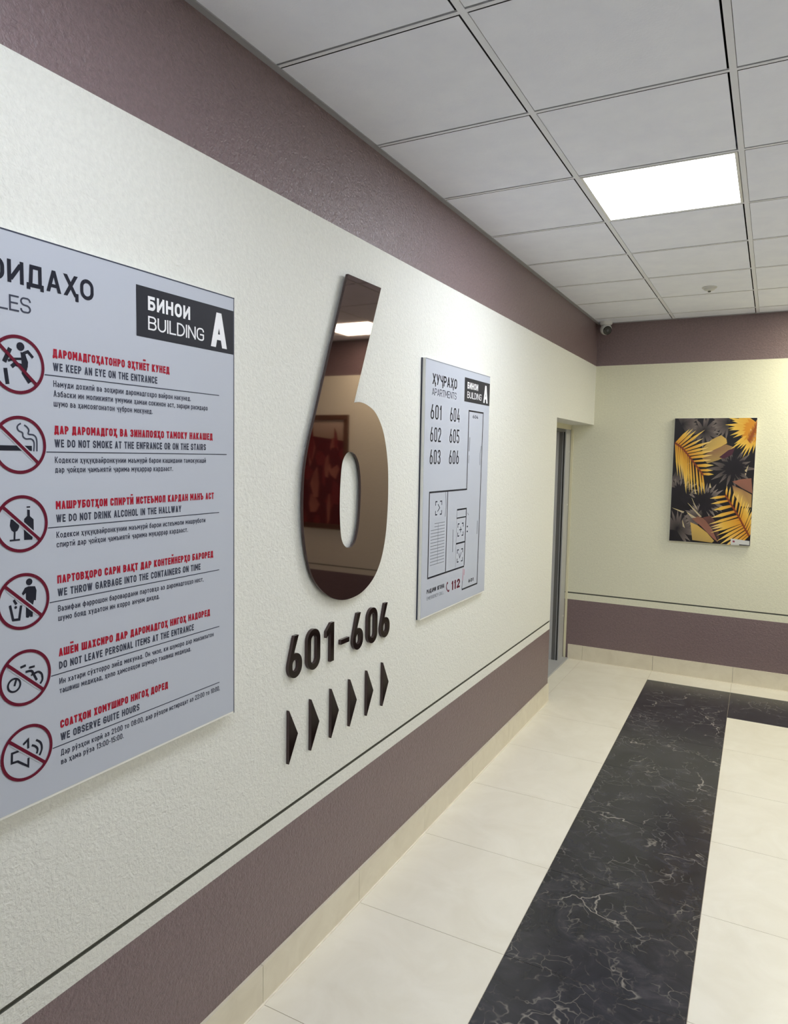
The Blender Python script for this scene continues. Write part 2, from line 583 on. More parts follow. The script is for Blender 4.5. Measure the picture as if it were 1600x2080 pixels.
mb = MB(); lathe(mb, hc + aim * 0.0365, aim, [(0.014, 0), (0.012, 0.004), (0.006, 0.006)], LENS_GLASS, 24); mb.build('camera_lens', lr)

# ------------------------------------------------------------------ lettering: a stroke alphabet
# glyph: (width, [strokes]);  stroke = (kind, points)   kinds: l mitred line, r line with rounded corners, R closed rounded, d slanted bar cut level
def G(w, *s):
    return (w, [(k, [tuple(float(c) for c in p.split(',')) for p in pts.split()]) for k, pts in s])
GL = {
 'A': G(1.0, ('d', '.0,0 .5,1'), ('d', '1,0 .5,1'), ('b', '.2,.25 .8,.25')),
 'Б': G(.95, ('l', '.92,1 0,1 0,0'), ('r', '0,0 1,0 1,.57 0,.57')),
 'B': G(.97, ('l', '0,0 0,1'), ('r', '0,1 .94,1 .94,.53 0,.53'), ('r', '0,.53 1,.53 1,0 0,0')),
 'Г': G(.8, ('l', '1,1 0,1 0,0')),
 'Д': G(1.1, ('l', '0,-.14 0,0 1,0 1,-.14'), ('d', '.14,0 .24,1'), ('l', '.24,1 .86,1 .86,0')),
 'E': G(.85, ('l', '1,1 0,1 0,0 1,0'), ('l', '0,.52 .88,.52')),
 'З': G(.95, ('r', '0,.82 0,1 .95,1 .95,.53 .3,.53'), ('r', '.3,.53 1,.53 1,0 0,0 0,.18')),
 'И': G(1.0, ('l', '0,0 0,1'), ('l', '1,0 1,1'), ('d', '.06,.04 .94,.96')),
 'K': G(1.0, ('l', '0,0 0,1'), ('d', '.1,.34 1,1'), ('d', '.3,.56 1,0')),
 'Л': G(1.0, ('d', '.02,0 .22,1'), ('l', '.22,1 1,1 1,0')),
 'M': G(1.2, ('l', '0,0 0,1'), ('l', '1,0 1,1'), ('d', '0,1 .5,.25'), ('d', '1,1 .5,.25')),
 'H': G(1.0, ('l', '0,0 0,1'), ('l', '1,0 1,1'), ('l', '0,.52 1,.52')),
 'O': G(1.0, ('R', '0,0 1,0 1,1 0,1')),
 'П': G(1.0, ('l', '0,0 0,1 1,1 1,0')),
 'P': G(.95, ('l', '0,0 0,1'), ('r', '0,1 1,1 1,.44 0,.44')),
 'C': G(.95, ('r', '1,.74 1,1 0,1 0,0 1,0 1,.26')),
 'T': G(.9, ('l', '0,1 1,1'), ('l', '.5,1 .5,0')),
 'У': G(1.0, ('d', '0,1 .52,.34'), ('d', '1,1 .28,0')),
 'Ф': G(1.3, ('l', '.5,0 .5,1'), ('R', '0,.18 1,.18 1,.86 0,.86')),
 'X': G(1.0, ('d', '0,0 1,1'), ('d', '0,1 1,0')),
 'Ч': G(.95, ('r', '0,1 0,.42 1,.42'), ('l', '1,1 1,0')),
 'Ш': G(1.45, ('l', '0,1 0,0 1,0 1,1'), ('l', '.5,1 .5,0')),
 'Ж': G(1.5, ('l', '.5,0 .5,1'), ('d', '0,0 1,1'), ('d', '0,1 1,0')),
 'Ъ': G(1.1, ('l', '-.1,1 .2,1 .2,0'), ('r', '.2,.56 1,.56 1,0 .2,0')),
 'Ь': G(.95, ('l', '0,1 0,0'), ('r', '0,.56 1,.56 1,0 0,0')),
 'Э': G(.95, ('r', '0,.78 0,1 1,1 1,0 0,0 0,.22'), ('l', '.3,.52 1,.52')),
 'Я': G(.97, ('l', '1,0 1,1'), ('r', '1,1 0,1 0,.44 1,.44'), ('d', '0,0 .5,.44')),
 'Ю': G(1.4, ('l', '0,0 0,1'), ('l', '0,.5 .35,.5'), ('R', '.35,0 1,0 1,1 .35,1')),
 'D': G(1.0, ('l', '0,0 0,1'), ('r', '0,1 1,1 1,0 0,0')),
 'F': G(.85, ('l', '1,1 0,1 0,0'), ('l', '0,.5 .88,.5')),
 'G': G(1.0, ('r', '1,.76 1,1 0,1 0,0 1,0 1,.2'), ('l', '1,.2 1,.47 .55,.47')),
 'I': G(.0, ('l', '0,0 0,1')),
 'L': G(.82, ('l', '0,1 0,0 1,0')),
 'N': G(1.0, ('l', '0,0 0,1'), ('l', '1,0 1,1'), ('d', '.06,.96 .94,.04')),
 'R': G(.97, ('l', '0,0 0,1'), ('r', '0,1 1,1 1,.46 0,.46'), ('d', '.45,.46 1,0')),
 'S': G(.95, ('r', '1,.78 1,1 0,1 0,.53 1,.47 1,0 0,0 0,.22')),
 'U': G(1.0, ('r', '0,1 0,0 1,0 1,1')),
 'V': G(1.0, ('d', '0,1 .5,0'), ('d', '1,1 .5,0')),
 'W': G(1.5, ('d', '0,1 .26,0'), ('d', '.5,1 .26,0'), ('d', '.5,1 .74,0'), ('d', '1,1 .74,0')),
 'Y': G(1.0, ('d', '0,1 .5,.4'), ('d', '1,1 .5,.4'), ('l', '.5,.46 .5,0')),
 '0': G(.95, ('R', '0,0 1,0 1,1 0,1')),
 '1': G(.5, ('d', '0,.72 .95,1'), ('l', '1,0 1,1')),
 '2': G(.95, ('r', '0,.76 0,1 1,1 1,.6'), ('d', '0,.02 .98,.62'), ('l', '0,0 1,0')),
 '3': G(.95, ('r', '0,.82 0,1 .95,1 .95,.53 .4,.53'), ('r', '.4,.53 1,.53 1,0 0,0 0,.18')),
 '4': G(1.0, ('d', '0,.2 .5,1'), ('l', '0,.22 1,.22'), ('l', '.74,.5 .74,0')),
 '5': G(.95, ('l', '.94,1 .04,1 .04,.54'), ('r', '.04,.58 1,.58 1,0 0,0 0,.18')),
 '6': G(.95, ('R', '0,0 1,0 1,.58 0,.58'), ('d', '.03,.38 .58,1')),
 '8': G(.95, ('R', '.04,.53 .96,.53 .96,1 .04,1'), ('R', '0,0 1,0 1,.53 0,.53')),
 '.': G(.0, ('l', '0,0 0,.03')),
 ',': G(.0, ('l', '0,-.12 0,.03')),
 ':': G(.0, ('l', '0,.05 0,.1'), ('l', '0,.62 0,.67')),
 '-': G(.6, ('l', '0,.45 1,.45')),
 # small letters that differ from small capitals (drawn to x-height 1)
 'а': G(.9, ('r', '.05,1 1,1 1,0'), ('R', '0,0 1,0 1,.56 0,.56')),
 'е': G(.9, ('r', '1,.2 1,0 0,0 0,1 1,1 1,.5 0,.5')),
 'б': G(.95, ('R', '0,0 1,0 1,.95 0,.95'), ('r', '0,.6 0,1.35 1,1.4')),
 'р': G(.95, ('l', '0,-.38 0,1'), ('R', '0,0 1,0 1,1 0,1')),
 'у': G(.95, ('d', '0,1 .5,.05'), ('d', '1,1 .35,-.38')),
 'ф': G(1.4, ('l', '.5,-.38 .5,1.35'), ('R', '0,0 1,0 1,1 0,1')),
}
SAME = {'А': 'A', 'В': 'B', 'Е': 'E', 'К': 'K', 'М': 'M', 'Н': 'H', 'О': 'O', 'Р': 'P', 'С': 'C', 'Т': 'T', 'Х': 'X'}
DIACR = {'Ё': ('E', 'dots'), 'Й': ('И', 'breve'), 'Ӣ': ('И', 'bar'), 'Ӯ': ('У', 'bar'), 'Ҳ': ('X', 'tail'), 'Қ': ('K', 'tail'), 'Ҷ': ('Ч', 'tail'), 'Ғ': ('Г', 'cross')}

def round_corners(pts, r, closed, n=7):
    P = [Vector(p) for p in pts]
    out, N = [], len(P)
    for i, p in enumerate(P):
        if not closed and i in (0, N - 1):
            out.append(p); continue
        a, b = P[i - 1] - p, P[(i + 1) % N] - p
        la = a.length * (0.5 if (closed or 1 < i) else 1.0)
        lb = b.length * (0.5 if (closed or i < N - 2) else 1.0)
        k = min(r, la * 0.999, lb * 0.999)
        s, e = p + a.normalized() * k, p + b.normalized() * k
        for t in range(n + 1):
            u = t / n
            # circular-ish blend
            out.append(s * (1 - u) ** 2 + p * (2 * u * (1 - u)) * 1.0 + e * u * u if False else _arc(s, p, e, u))
    return out

def _arc(s, p, e, u):
    # rational quadratic with weight for a quarter circle
    w = 0.7071
    a, b, c = (1 - u) ** 2, 2 * w * u * (1 - u), u * u
    return (s * a + p * b + e * c) / (a + b + c)

def strip(pts, w, closed=False, cap=0.0):
    """outline quads of a line of width w"""
    P = [Vector(p) for p in pts]
    Q = [P[0]]
    for p in P[1:]:
        if (p - Q[-1]).length > 1e-7: Q.append(p)
    if closed and (Q[0] - Q[-1]).length < 1e-7: Q.pop()
    P = Q; N = len(P)
    if N < 2: return []
    if cap and not closed:
        P[0] = P[0] + (P[0] - P[1]).normalized() * cap
        P[-1] = P[-1] + (P[-1] - P[-2]).normalized() * cap
    L, R = [], []
    for i in range(N):
        if closed or 0 < i < N - 1:
            d1 = (P[i] - P[i - 1]).normalized(); d2 = (P[(i + 1) % N] - P[i]).normalized()
            n1 = Vector((-d1.y, d1.x)); n2 = Vector((-d2.y, d2.x))
            m = n1 + n2
            m = n1 if m.length < 1e-6 else m.normalized()
            s = min(2.0, 1.0 / max(0.3, m.dot(n1)))
            o = m * s * w / 2
        else:
            dd = (P[1] - P[0]) if i == 0 else (P[-1] - P[-2])
            dd.normalize()
            o = Vector((-dd.y, dd.x)) * w / 2
        L.append(P[i] + o); R.append(P[i] - o)
    q = []
    for i in range(N if closed else N - 1):
        j = (i + 1) % N
        q.append([R[i], R[j], L[j], L[i]])
    return q

def slant(a, b, w, box_h):
    """bar between two points whose ends are cut level (or upright when it leans more than 45 degrees)"""
    a, b = Vector(a), Vector(b)
    d = b - a
    if abs(d.y) < 1e-9: return strip([a, b], w)
    hw = w / 2 * d.length / abs(d.y)
    hw = min(hw, w * 0.85)
    return [[a + Vector((-hw, 0)), a + Vector((hw, 0)), b + Vector((hw, 0)), b + Vector((-hw, 0))]]

def glyph(ch, cap, gw, s, xh=0.72):
    """quads for one character; returns (advance ink width, quads). cap = cap height, gw = letter width, s = stroke"""
    low = ch.islower()
    up = ch.upper()
    height = cap
    extra = None
    if ch in 'аебруф' :
        g = GL[ch]; height = cap * xh; gw = gw * 0.88
    else:
        if low:
            height = cap * xh; gw = gw * 0.88
        if low and up in ('Ё',): g = GL['е']; extra = 'dots'
        elif low and up == 'Ӯ': g = GL['у']; extra = 'bar'
        else:
            if up in DIACR: up, extra = DIACR[up]
            up = SAME.get(up, up)
            g = GL.get(up) or GL['O']
    wdt = max(s, gw * g[0])
    iw, ih = wdt - s, height - s
    def T(p): return Vector((s / 2 + p[0] * iw, s / 2 + p[1] * ih))
    quads = []
    for k, pts in g[1]:
        P = [T(p) for p in pts]
        if k == 'd':
            Q = []
            for p, v in zip(pts, P):
                y = v.y - s / 2 if p[1] <= 0.001 else v.y + s / 2 if p[1] >= 0.999 else v.y
                Q.append(Vector((v.x, y)))
            quads += slant(Q[0], Q[1], s, height)
        elif k == 'b': quads += strip(P, s * 0.85)
        elif k == 'l': quads += strip(P, s, cap=s / 2)
        elif k == 'r': quads += strip(round_corners(P, 0.62 * wdt, False), s, cap=s * 0.25)
        elif k == 'R': quads += strip(round_corners(P, 0.62 * wdt, True), s, closed=True)
    if extra == 'dots':
        for f in (0.25, 0.75): quads += strip([(wdt * f, height + s * 1.0), (wdt * f, height + s * 2.0)], s)
    elif extra == 'bar': quads += strip([(wdt * 0.2, height + s * 1.2), (wdt * 0.8, height + s * 1.2)], s * 0.8)
    elif extra == 'breve': quads += strip([(wdt * 0.2, height + s * 1.6), (wdt * 0.5, height + s * 1.0), (wdt * 0.8, height + s * 1.6)], s * 0.8)
    elif extra == 'tail': quads += strip([(wdt - s * 0.3, s), (wdt - s * 0.3, -height * 0.2)], s)
    elif extra == 'cross': quads += strip([(-s * 0.4, height * 0.5), (wdt * 0.7, height * 0.5)], s * 0.8)
    return wdt, quads

def text_quads(txt, y0, z0, cap, s, y1=None, gw=None, gap=None):
    """lay a line of text from y0 on baseline z0; stretched to end at y1"""
    gw = gw or cap * 0.56
    gap = gap if gap is not None else s * 0.75
    x, items = 0.0, []
    for ch in txt:
        if ch == ' ':
            x += gw * 0.45 + gap; continue
        w, q = glyph(ch, cap, gw, s)
        items.append((x, q)); x += w + gap
    total = x - gap
    k = (y1 - y0) / total if y1 is not None else 1.0
    return [[(y0 + (x0 + p.x) * k, z0 + p.y) for p in quad] for x0, q in items for quad in q]

def print_flat(mb, quads, x, m):
    # each stroke of ink lies a hair above the one before it, so overlaps stay clean
    for i, q in enumerate(quads):
        mb.face([(x + (i % 11) * 1.6e-5, y, z) for y, z in q], m)

def disc(c, r, n=28):
    return [(c[0] + r * math.cos(2 * math.pi * k / n), c[1] + r * math.sin(2 * math.pi * k / n)) for k in range(n)]

def ring(c, r, w, n=64):
    pts = [(c[0] + (r - w / 2) * math.cos(2 * math.pi * k / n), c[1] + (r - w / 2) * math.sin(2 * math.pi * k / n)) for k in range(n)]
    return [[tuple(p) for p in q] for q in strip(pts, w, closed=True)]

def rect(y0, y1, z0, z1):
    return [(y0, z0), (y1, z0), (y1, z1), (y0, z1)]

# ------------------------------------------------------------------ rules sign
XS = 0.026
def sign_board(t, y0, y1, z0, z1, xf):
    mb = MB()
    mb.box(0.0, xf - 0.0012, y0, y1, z0, z1, PVC)
    mb.build('sign_board', t, bevel=0.0006)
    mb = MB()
    mb.box(xf - 0.0012, xf, y0 + 0.001, y1 - 0.001, z0 + 0.006, z1 - 0.001, SILVER)
    return mb.build('sign_face', t)

RY0, RY1, RZ0, RZ1 = -5.432, -4.628, 1.02, 2.201
t = thing('rules_sign', (0, (RY0 + RY1) / 2, RZ0), 'large silver house rules sign with red headings, cut by the left edge of the photo', 'sign')
sign_board(t, RY0, RY1, RZ0, RZ1, XS)
XP = XS + 0.0004
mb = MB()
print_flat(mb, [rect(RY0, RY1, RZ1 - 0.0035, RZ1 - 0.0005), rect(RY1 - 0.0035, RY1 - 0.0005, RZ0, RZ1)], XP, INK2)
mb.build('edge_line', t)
mb = MB()
print_flat(mb, text_quads('ҚОИДАҲО', -5.373, 2.100, 0.0445, 0.0082, -5.0915, gw=0.035), XP, INK)
mb.build('title_lettering', t)
mb = MB()
print_flat(mb, text_quads('RULES', -5.366, 2.0455, 0.031, 0.0034, -5.243, gw=0.0225), XP, INK2)
mb.build('subtitle_lettering', t)

def badge(t, y0, y1, z0, z1, xp, k):
    mb = MB()
    print_flat(mb, [rect(y0, y1, z0, z1)], xp, BADGE)
    b = mb.build('building_badge', t)
    w, h = y1 - y0, z1 - z0
    Y = lambda f: y0 + f * w
    Z = lambda f: z0 + f * h
    mb = MB()
    print_flat(mb, text_quads('БИНОИ', Y(.104), Z(.555), .28 * h, .062 * h, Y(.513), gw=.22 * h), xp + 0.0003, WHITE_INK)
    print_flat(mb, text_quads('BUILDING', Y(.104), Z(.165), .275 * h, .032 * h, Y(.66), gw=.2 * h), xp + 0.0003, WHITE_INK)
    print_flat(mb, text_quads('A', Y(.737), Z(.095), .775 * h, .15 * h, Y(.92), gw=.5 * h), xp + 0.0003, WHITE_INK)
    mb.build('badge_lettering', b)
    return b
badge(t, -4.973, RY1 - 0.004, 2.045, 2.164, XP, 1)

RULES = [
 ('ДАРОМАДГОҲАТОНРО ЭҲТИЁТ КУНЕД', -4.870, 'WE KEEP AN EYE ON THE ENTRANCE', -4.910, -4.690,
  [('Намуди дохилӣ ва зоҳирии даромадгоҳро вайрон накунед.', -4.797), ('Азбаски ин моликияти умумии ҳамаи сокинон аст, зарари расидаро', -4.735), ('шумо ва ҳамсоягонатон ҷуброн мекунед.', -4.926)]),
 ('ДАР ДАРОМАДГОҲ ВА ЗИНАПОЯҲО ТАМОКУ НАКАШЕД', -4.716, 'WE DO NOT SMOKE AT THE ENFRANCE OR ON THE STAIRS', -4.742, -4.660,
  [('Кодекси ҳуқуқвайронкунии маъмурӣ барои кашидани тамокукашӣ', -4.742), ('дар ҷойҳои ҷамъиятӣ ҷарима муқаррар кардааст.', -4.861)]),
 ('МАШРУБОТҲОИ СПИРТӢ ИСТЕЪМОЛ КАРДАН МАНЪ АСТ', -4.712, 'WE DO NOT DRINK ALCOHOL IN THE HALLWAY', -4.833, -4.691,
  [('Кодекси ҳуқуқвайронкунии маъмурӣ барои истеъмоли машруботи', -4.745), ('спиртӣ дар ҷойҳои ҷамъиятӣ ҷарима муқаррар кардааст.', -4.810)]),
 ('ПАРТОВҲОРО САРИ ВАҚТ ДАР КОНТЕЙНЕРҲО БАРОРЕД', -4.715, 'WE THROW GARBAGE INTO THE CONTAINERS ON TIME', -4.764, -4.691,
  [('Вазифаи фаррошон баровардани партовҳо аз даромадгоҳҳо нест,', -4.753), ('шумо бояд худатон ин корро анҷом диҳед.', -4.909)]),
 ('АШЁИ ШАХСИРО ДАР ДАРОМАДГОҲ НИГОҲ НАДОРЕД', -4.728, 'DO NOT LEAVE PERSONAL ITEMS AT THE ENTRANCE', -4.790, -4.691,
  [('Ин хатари сӯхторро зиёд мекунад. Он чизе, ки шуморо дар манзилатон', -4.714), ('ташвиш медиҳад, ҳоло ҳамсояҳои шуморо ташвиш медиҳад.', -4.801)]),
 ('СОАТҲОИ ХОМУШИРО НИГОҲ ДОРЕД', -4.883, 'WE OBSERVE GUITE HOURS', -4.977, -4.691,
  [('Дар рӯзҳои корӣ аз 21:00 то 08:00, дар рӯзҳои истироҳат аз 22:00 то 10:00,', -4.690), ('ва ҳама рӯза 13:00-15:00.', -5.026)]),
]
PICT = [
[('p', [(0.0065, 0.0255), (0.0165, 0.0255), (0.0185, 0.0175), (0.0225, 0.0075), (0.0215, -0.0035), (0.0155, -0.0075), (0.0085, 0.0025), (0.0075, 0.0155)]), ('s', [(0.0125, 0.0235), (0.0225, 0.0285), (0.0335, 0.0175)], 0.006), ('s', [(0.0105, 0.0125), (-0.0075, 0.0105), (-0.0205, 0.0055)], 0.005), ('s', [(0.0185, -0.0025), (-0.0065, 0.0005), (-0.0135, -0.0055)], 0.008), ('s', [(0.0165, -0.0035), (0.0125, -0.0155), (0.0255, -0.0335)], 0.009), ('s', [(-0.0265, -0.0095), (-0.0225, -0.0405)], 0.008), ('s', [(-0.0155, 0.0305), (-0.0285, 0.0025)], 0.009), ('c', [(0.0065, 0.0365)], 0.0085)],
[('s', [(-0.0455, -0.0065), (0.0265, -0.0065)], 0.0105), ('q', [(0.0305, -0.0125), (0.0315, 0.0055), (0.0255, 0.0125), (0.0135, 0.0125), (0.0075, 0.0175), (0.0065, 0.0245), (-0.0015, 0.0285), (-0.0045, 0.0345), (-0.0025, 0.0395), (0.0035, 0.0435)], 0.0032), ('q', [(0.0375, -0.0125), (0.0375, 0.0115), (0.0315, 0.0205), (0.0195, 0.0225), (0.0205, 0.0305), (0.0165, 0.0365), (0.0105, 0.0405)], 0.0032)],
[('p', [(-0.0235, 0.0105), (-0.0255, -0.0025), (-0.0225, -0.0115), (-0.0165, -0.0165), (-0.0095, -0.0135), (-0.0055, -0.0065), (-0.0055, 0.0025), (-0.0105, 0.0095)]), ('s', [(-0.0155, -0.0155), (-0.0165, -0.0315)], 0.004), ('s', [(-0.0265, -0.0320), (-0.0045, -0.0320)], 0.0035), ('s', [(0.0115, 0.0335), (0.0195, 0.0335)], 0.003), ('p', [(0.0125, 0.0285), (0.0185, 0.0275), (0.0185, 0.0145), (0.0265, 0.0075), (0.0265, -0.0145), (0.0225, -0.0345), (0.0045, -0.0335), (0.0045, -0.0125), (0.0055, 0.0095), (0.0125, 0.0155)])],
[('c', [(0.0135, 0.0385)], 0.0072), ('p', [(-0.0035, 0.0165), (0.0035, 0.0275), (0.0115, 0.0295), (0.0265, 0.0275), (0.0295, 0.0185), (0.0275, -0.0025), (0.0235, -0.0015), (0.0215, -0.0085), (0.0145, -0.0315), (0.0095, -0.0365), (0.0045, -0.0345), (0.0055, 0.0165), (-0.0005, 0.0125)]), ('s', [(0.0175, -0.0215), (0.0165, -0.0355)], 0.006), ('s', [(-0.0295, -0.0035), (-0.0235, -0.0345), (-0.0105, -0.0355), (-0.0055, -0.0075)], 0.0052), ('s', [(-0.0215, 0.0065), (-0.0155, -0.0035)], 0.005), ('c', [(-0.0175, -0.0095)], 0.003)],
[('o', [(-0.0250, -0.0095)], 0.0155, 0.0042), ('s', [(-0.0195, 0.0035), (-0.0245, -0.0115)], 0.0045), ('q', [(0.0205, 0.0035), (0.0295, 0.0045), (0.0365, -0.0015), (0.0385, -0.0095), (0.0375, -0.0165), (0.0325, -0.0225)], 0.0045), ('q', [(0.0005, 0.0115), (0.0135, 0.0105), (0.0185, 0.0025), (0.0255, -0.0125)], 0.005), ('s', [(0.0125, 0.0005), (0.0175, 0.0035)], 0.004), ('s', [(-0.0105, 0.0235), (0.0015, 0.0255)], 0.005), ('s', [(0.0085, 0.0185), (0.0215, 0.0185)], 0.0045)],
[('s', [(-0.0185, 0.0095), (-0.0335, 0.0095), (-0.0345, -0.0105), (-0.0215, -0.0115), (0.0015, -0.0305), (0.0025, -0.0125)], 0.0048), ('s', [(-0.0085, 0.0195), (0.0025, 0.0265), (0.0025, 0.0075)], 0.0048), ('q', [(0.0105, 0.0115), (0.0185, 0.0065), (0.0235, -0.0015), (0.0215, -0.0105)], 0.0045), ('q', [(0.0205, 0.0195), (0.0305, 0.0105), (0.0335, -0.0015), (0.0315, -0.0095), (0.0275, -0.0165)], 0.0045)],
]
PICT_LABEL = ['prohibition ring over a person kicking a door', 'prohibition ring over a smoking cigarette', 'prohibition ring over a wine glass and bottle',
              'prohibition ring over a person at a litter bin', 'prohibition ring over a bicycle', 'prohibition ring over a loudspeaker']
for k, (red, ry, en, ey, ly, body) in enumerate(RULES):
    zl = 1.9278 - 0.1600 * k
    # pictogram
    c = (-5.2745, zl + 0.0135)
    mb = MB()
    print_flat(mb, ring(c, 0.0585, 0.0066), XP + 0.0006, DKRED)
    a = 0.0585 * 0.7071 - 0.002
    A, B = (c[0] - a, c[1] + a * 0.92), (c[0] + a, c[1] - a * 0.92)
    print_flat(mb, [[tuple(p) for p in q] for q in strip([A, B], 0.0066)], XP + 0.0009, DKRED)
    pic = mb.build('prohibition_sign', t)
    pic['label'] = PICT_LABEL[k]
    if k > 0:
        mb = MB()
        f = 0.86
        A, B = (c[0] - a * f, c[1] + a * f * .92), (c[0] + a * f, c[1] - a * f * .92)
        print_flat(mb, [[tuple(p) for p in q] for q in strip([A, B], 0.0115)], XP + 0.0005, SILVER)
        mb.build('clear_margin', pic)
    mb = MB()
    for n_, e in enumerate(PICT[k]):
        P = [(c[0] + p[0], c[1] + p[1]) for p in e[1]]
        xk = XP + 0.00003 * n_
        if e[0] == 'p': mb.face([(xk, y, z) for y, z in P], INK)
        elif e[0] == 'c': mb.face([(xk, y, z) for y, z in disc(P[0], e[2])], INK)
        elif e[0] == 'o': print_flat(mb, ring(P[0], e[2], e[3], 40), xk, INK)
        elif e[0] == 'q': print_flat(mb, strip(catmull(P, 6), e[2]), xk, INK2 if k == 1 else INK)
        else: print_flat(mb, strip(P, e[2]), xk, INK)
    mb.build('pictogram', pic)
    mb = MB(); print_flat(mb, text_quads(red, -5.1958, zl + 0.0382, 0.0178, 0.0042, ry, gw=0.0105, gap=0.0020), XP, RED); mb.build('red_heading', t)
    mb = MB(); print_flat(mb, text_quads(en, -5.1958, zl + 0.0102, 0.0168, 0.0033, ey, gw=0.0098, gap=0.0022), XP, INK2); mb.build('english_heading', t)
    mb = MB(); print_flat(mb, [rect(-5.2155, ly, zl - 0.0011, zl + 0.0011)], XP, INK2); mb.build('divider_line', t)
    mb = MB()
    for j, (s, ye) in enumerate(body):
        print_flat(mb, text_quads(s, -5.1958, zl - 0.0232 - 0.0205 * j, 0.0136, 0.0021, ye, gw=0.0078, gap=0.0016), XP, INK2)
    mb.build('small_print', t)

# ------------------------------------------------------------------ big numeral 6
SIX = [(-4.027, 2.404), (-3.789, 2.406), (-3.973, 1.961), (-3.930, 1.966), (-3.874, 1.958), (-3.815, 1.934), (-3.764, 1.884), (-3.732, 1.822), (-3.709, 1.736), (-3.702, 1.640), (-3.705, 1.537), (-3.720, 1.438), (-3.755, 1.352), (-3.812, 1.291), (-3.895, 1.253), (-3.985, 1.243), (-4.062, 1.253), (-4.130, 1.280), (-4.188, 1.320), (-4.231, 1.370), (-4.258, 1.434), (-4.276, 1.509), (-4.283, 1.586), (-4.282, 1.657), (-4.276, 1.722), (-4.256, 1.800), (-4.220, 1.897)]
SIX_IN = [(-3.992, 1.783), (-3.957, 1.771), (-3.932, 1.737), (-3.918, 1.680), (-3.916, 1.613), (-3.924, 1.520), (-3.943, 1.462), (-3.966, 1.440), (-3.993, 1.434), (-4.022, 1.443), (-4.045, 1.472), (-4.056, 1.530), (-4.060, 1.610), (-4.056, 1.690), (-4.046, 1.745), (-4.022, 1.775)]
def six_loops():
    outer = [SIX[0], SIX[1]] + catmull(SIX[2:], 5)
    inner = catmull(SIX_IN, 5, closed=True)
    return outer, inner
o6, i6 = six_loops()
b6 = solid('floor_number', [o6, i6], 0.008, 0.018, [MIRROR_BROWN, EDGE_BROWN], loc=(0, -3.99, 1.243), bevel=0.0006)
b6.rotation_euler = (0, 0.0028, 0)      # leans a touch off the uneven wall
tag(b6, 'giant glossy brown number 6 on the cream wall', 'number')

for (py, pz) in ((-3.95, 2.30), (-4.16, 1.70), (-3.81, 1.70), (-3.99, 1.33)):
    mb = MB(); lathe(mb, (0, py, pz), (1, 0, 0), [(0.009, 0), (0.009, 0.0085)], EDGE_BROWN, 16); mb.build('standoff', b6)

# room range 601-606
def norm_six(y0, y1, z0, z1, s):
    w, h = y1 - y0, z1 - z0
    zb = z0 + 0.585 * h                     # top of the bowl
    R = w / 2
    c0, c1 = (y0 + R, z0 + R), (y0 + R, zb - R)
    arc = lambda c, r, a, b, n: [(c[0] + r * math.cos(math.radians(a + (b - a) * k / n)), c[1] + r * math.sin(math.radians(a + (b - a) * k / n))) for k in range(n + 1)]
    t = y0 + 0.42 * w
    outer = [(t, z1), (t + s * 1.12, z1)] + arc(c1, R, 104, 0, 14) + arc(c0, R, 0, -180, 24) + [(y0, c1[1] - 0.004)] + [(y0 + 0.012 * w, c1[1] + 0.02 * h), (y0 + 0.05 * w, c1[1] + 0.09 * h)]
    r = R - s
    inner = arc(c1, r, 180, 0, 16) + arc(c0, r, 0, -180, 16)
    return [outer, inner]
def norm_zero(y0, y1, z0, z1, s):
    def lp(a, b, c, d):
        return [tuple(p) for p in round_corners([(a, c), (b, c), (b, d), (a, d)], (b - a) * 0.5, True, 10)]
    return [lp(y0, y1, z0, z1), lp(y0 + s, y1 - s, z0 + s, z1 - s)]
N0, N1 = 1.033, 1.175
DIG = [
 ('6', -4.347, -4.272, 'first brown digit 6 of the range 601-606, leftmost below the giant 6'),
 ('0', -4.241, -4.164, 'brown digit 0 between the 6 and the 1 of 601 below the giant 6'),
 ('1', -4.125, -4.076, 'brown digit 1 before the dash in 601-606'),
 ('-', -4.029, -3.971, 'small brown dash between 601 and 606 on the wall'),
 ('6', -3.945, -3.868, 'brown digit 6 right after the dash in 601-606'),
 ('0', -3.836, -3.758, 'brown digit 0 between the two sixes of 606'),
 ('6', -3.731, -3.655, 'last brown digit 6 of 601-606, rightmost one'),
]
DEEP = 0.012
six_src = None; zero_src = None
for ch, y0, y1, lab in DIG:
    if ch == '6':
        if six_src is None:
            o = solid('digit_six', norm_six(y0, y1, N0, N1, 0.021), 0.0, DEEP, [ACRYL, EDGE_BROWN], loc=(0, y0, N0)); six_src = o
        else:
            o = six_src.copy(); col.objects.link(o); o.location = (0, y0, N0)
    elif ch == '0':
        if zero_src is None:
            o = solid('digit_zero', norm_zero(y0, y1, N0, N1, 0.021), 0.0, DEEP, [ACRYL, EDGE_BROWN], loc=(0, y0, N0)); zero_src = o
        else:
            o = zero_src.copy(); col.objects.link(o); o.location = (0, y0, N0)
    elif ch == '1':
        s = 0.022
        lp = [(y1 - s, N0), (y1, N0), (y1, N1), (y1 - s + 0.003, N1), (y0, N1 - 0.026), (y0, N1 - 0.050), (y1 - s, N1 - 0.031)]
        o = solid('digit_one', [lp], 0.0, DEEP, [ACRYL, EDGE_BROWN], loc=(0, y0, N0))
    else:
        o = solid('dash', [rect(y0, y1, 1.079, 1.097)], 0.0, DEEP, [ACRYL, EDGE_BROWN], loc=(0, y0, 1.079))
    tag(o, lab, 'dash' if ch == '-' else 'digit', 'raised characters of 601-606')

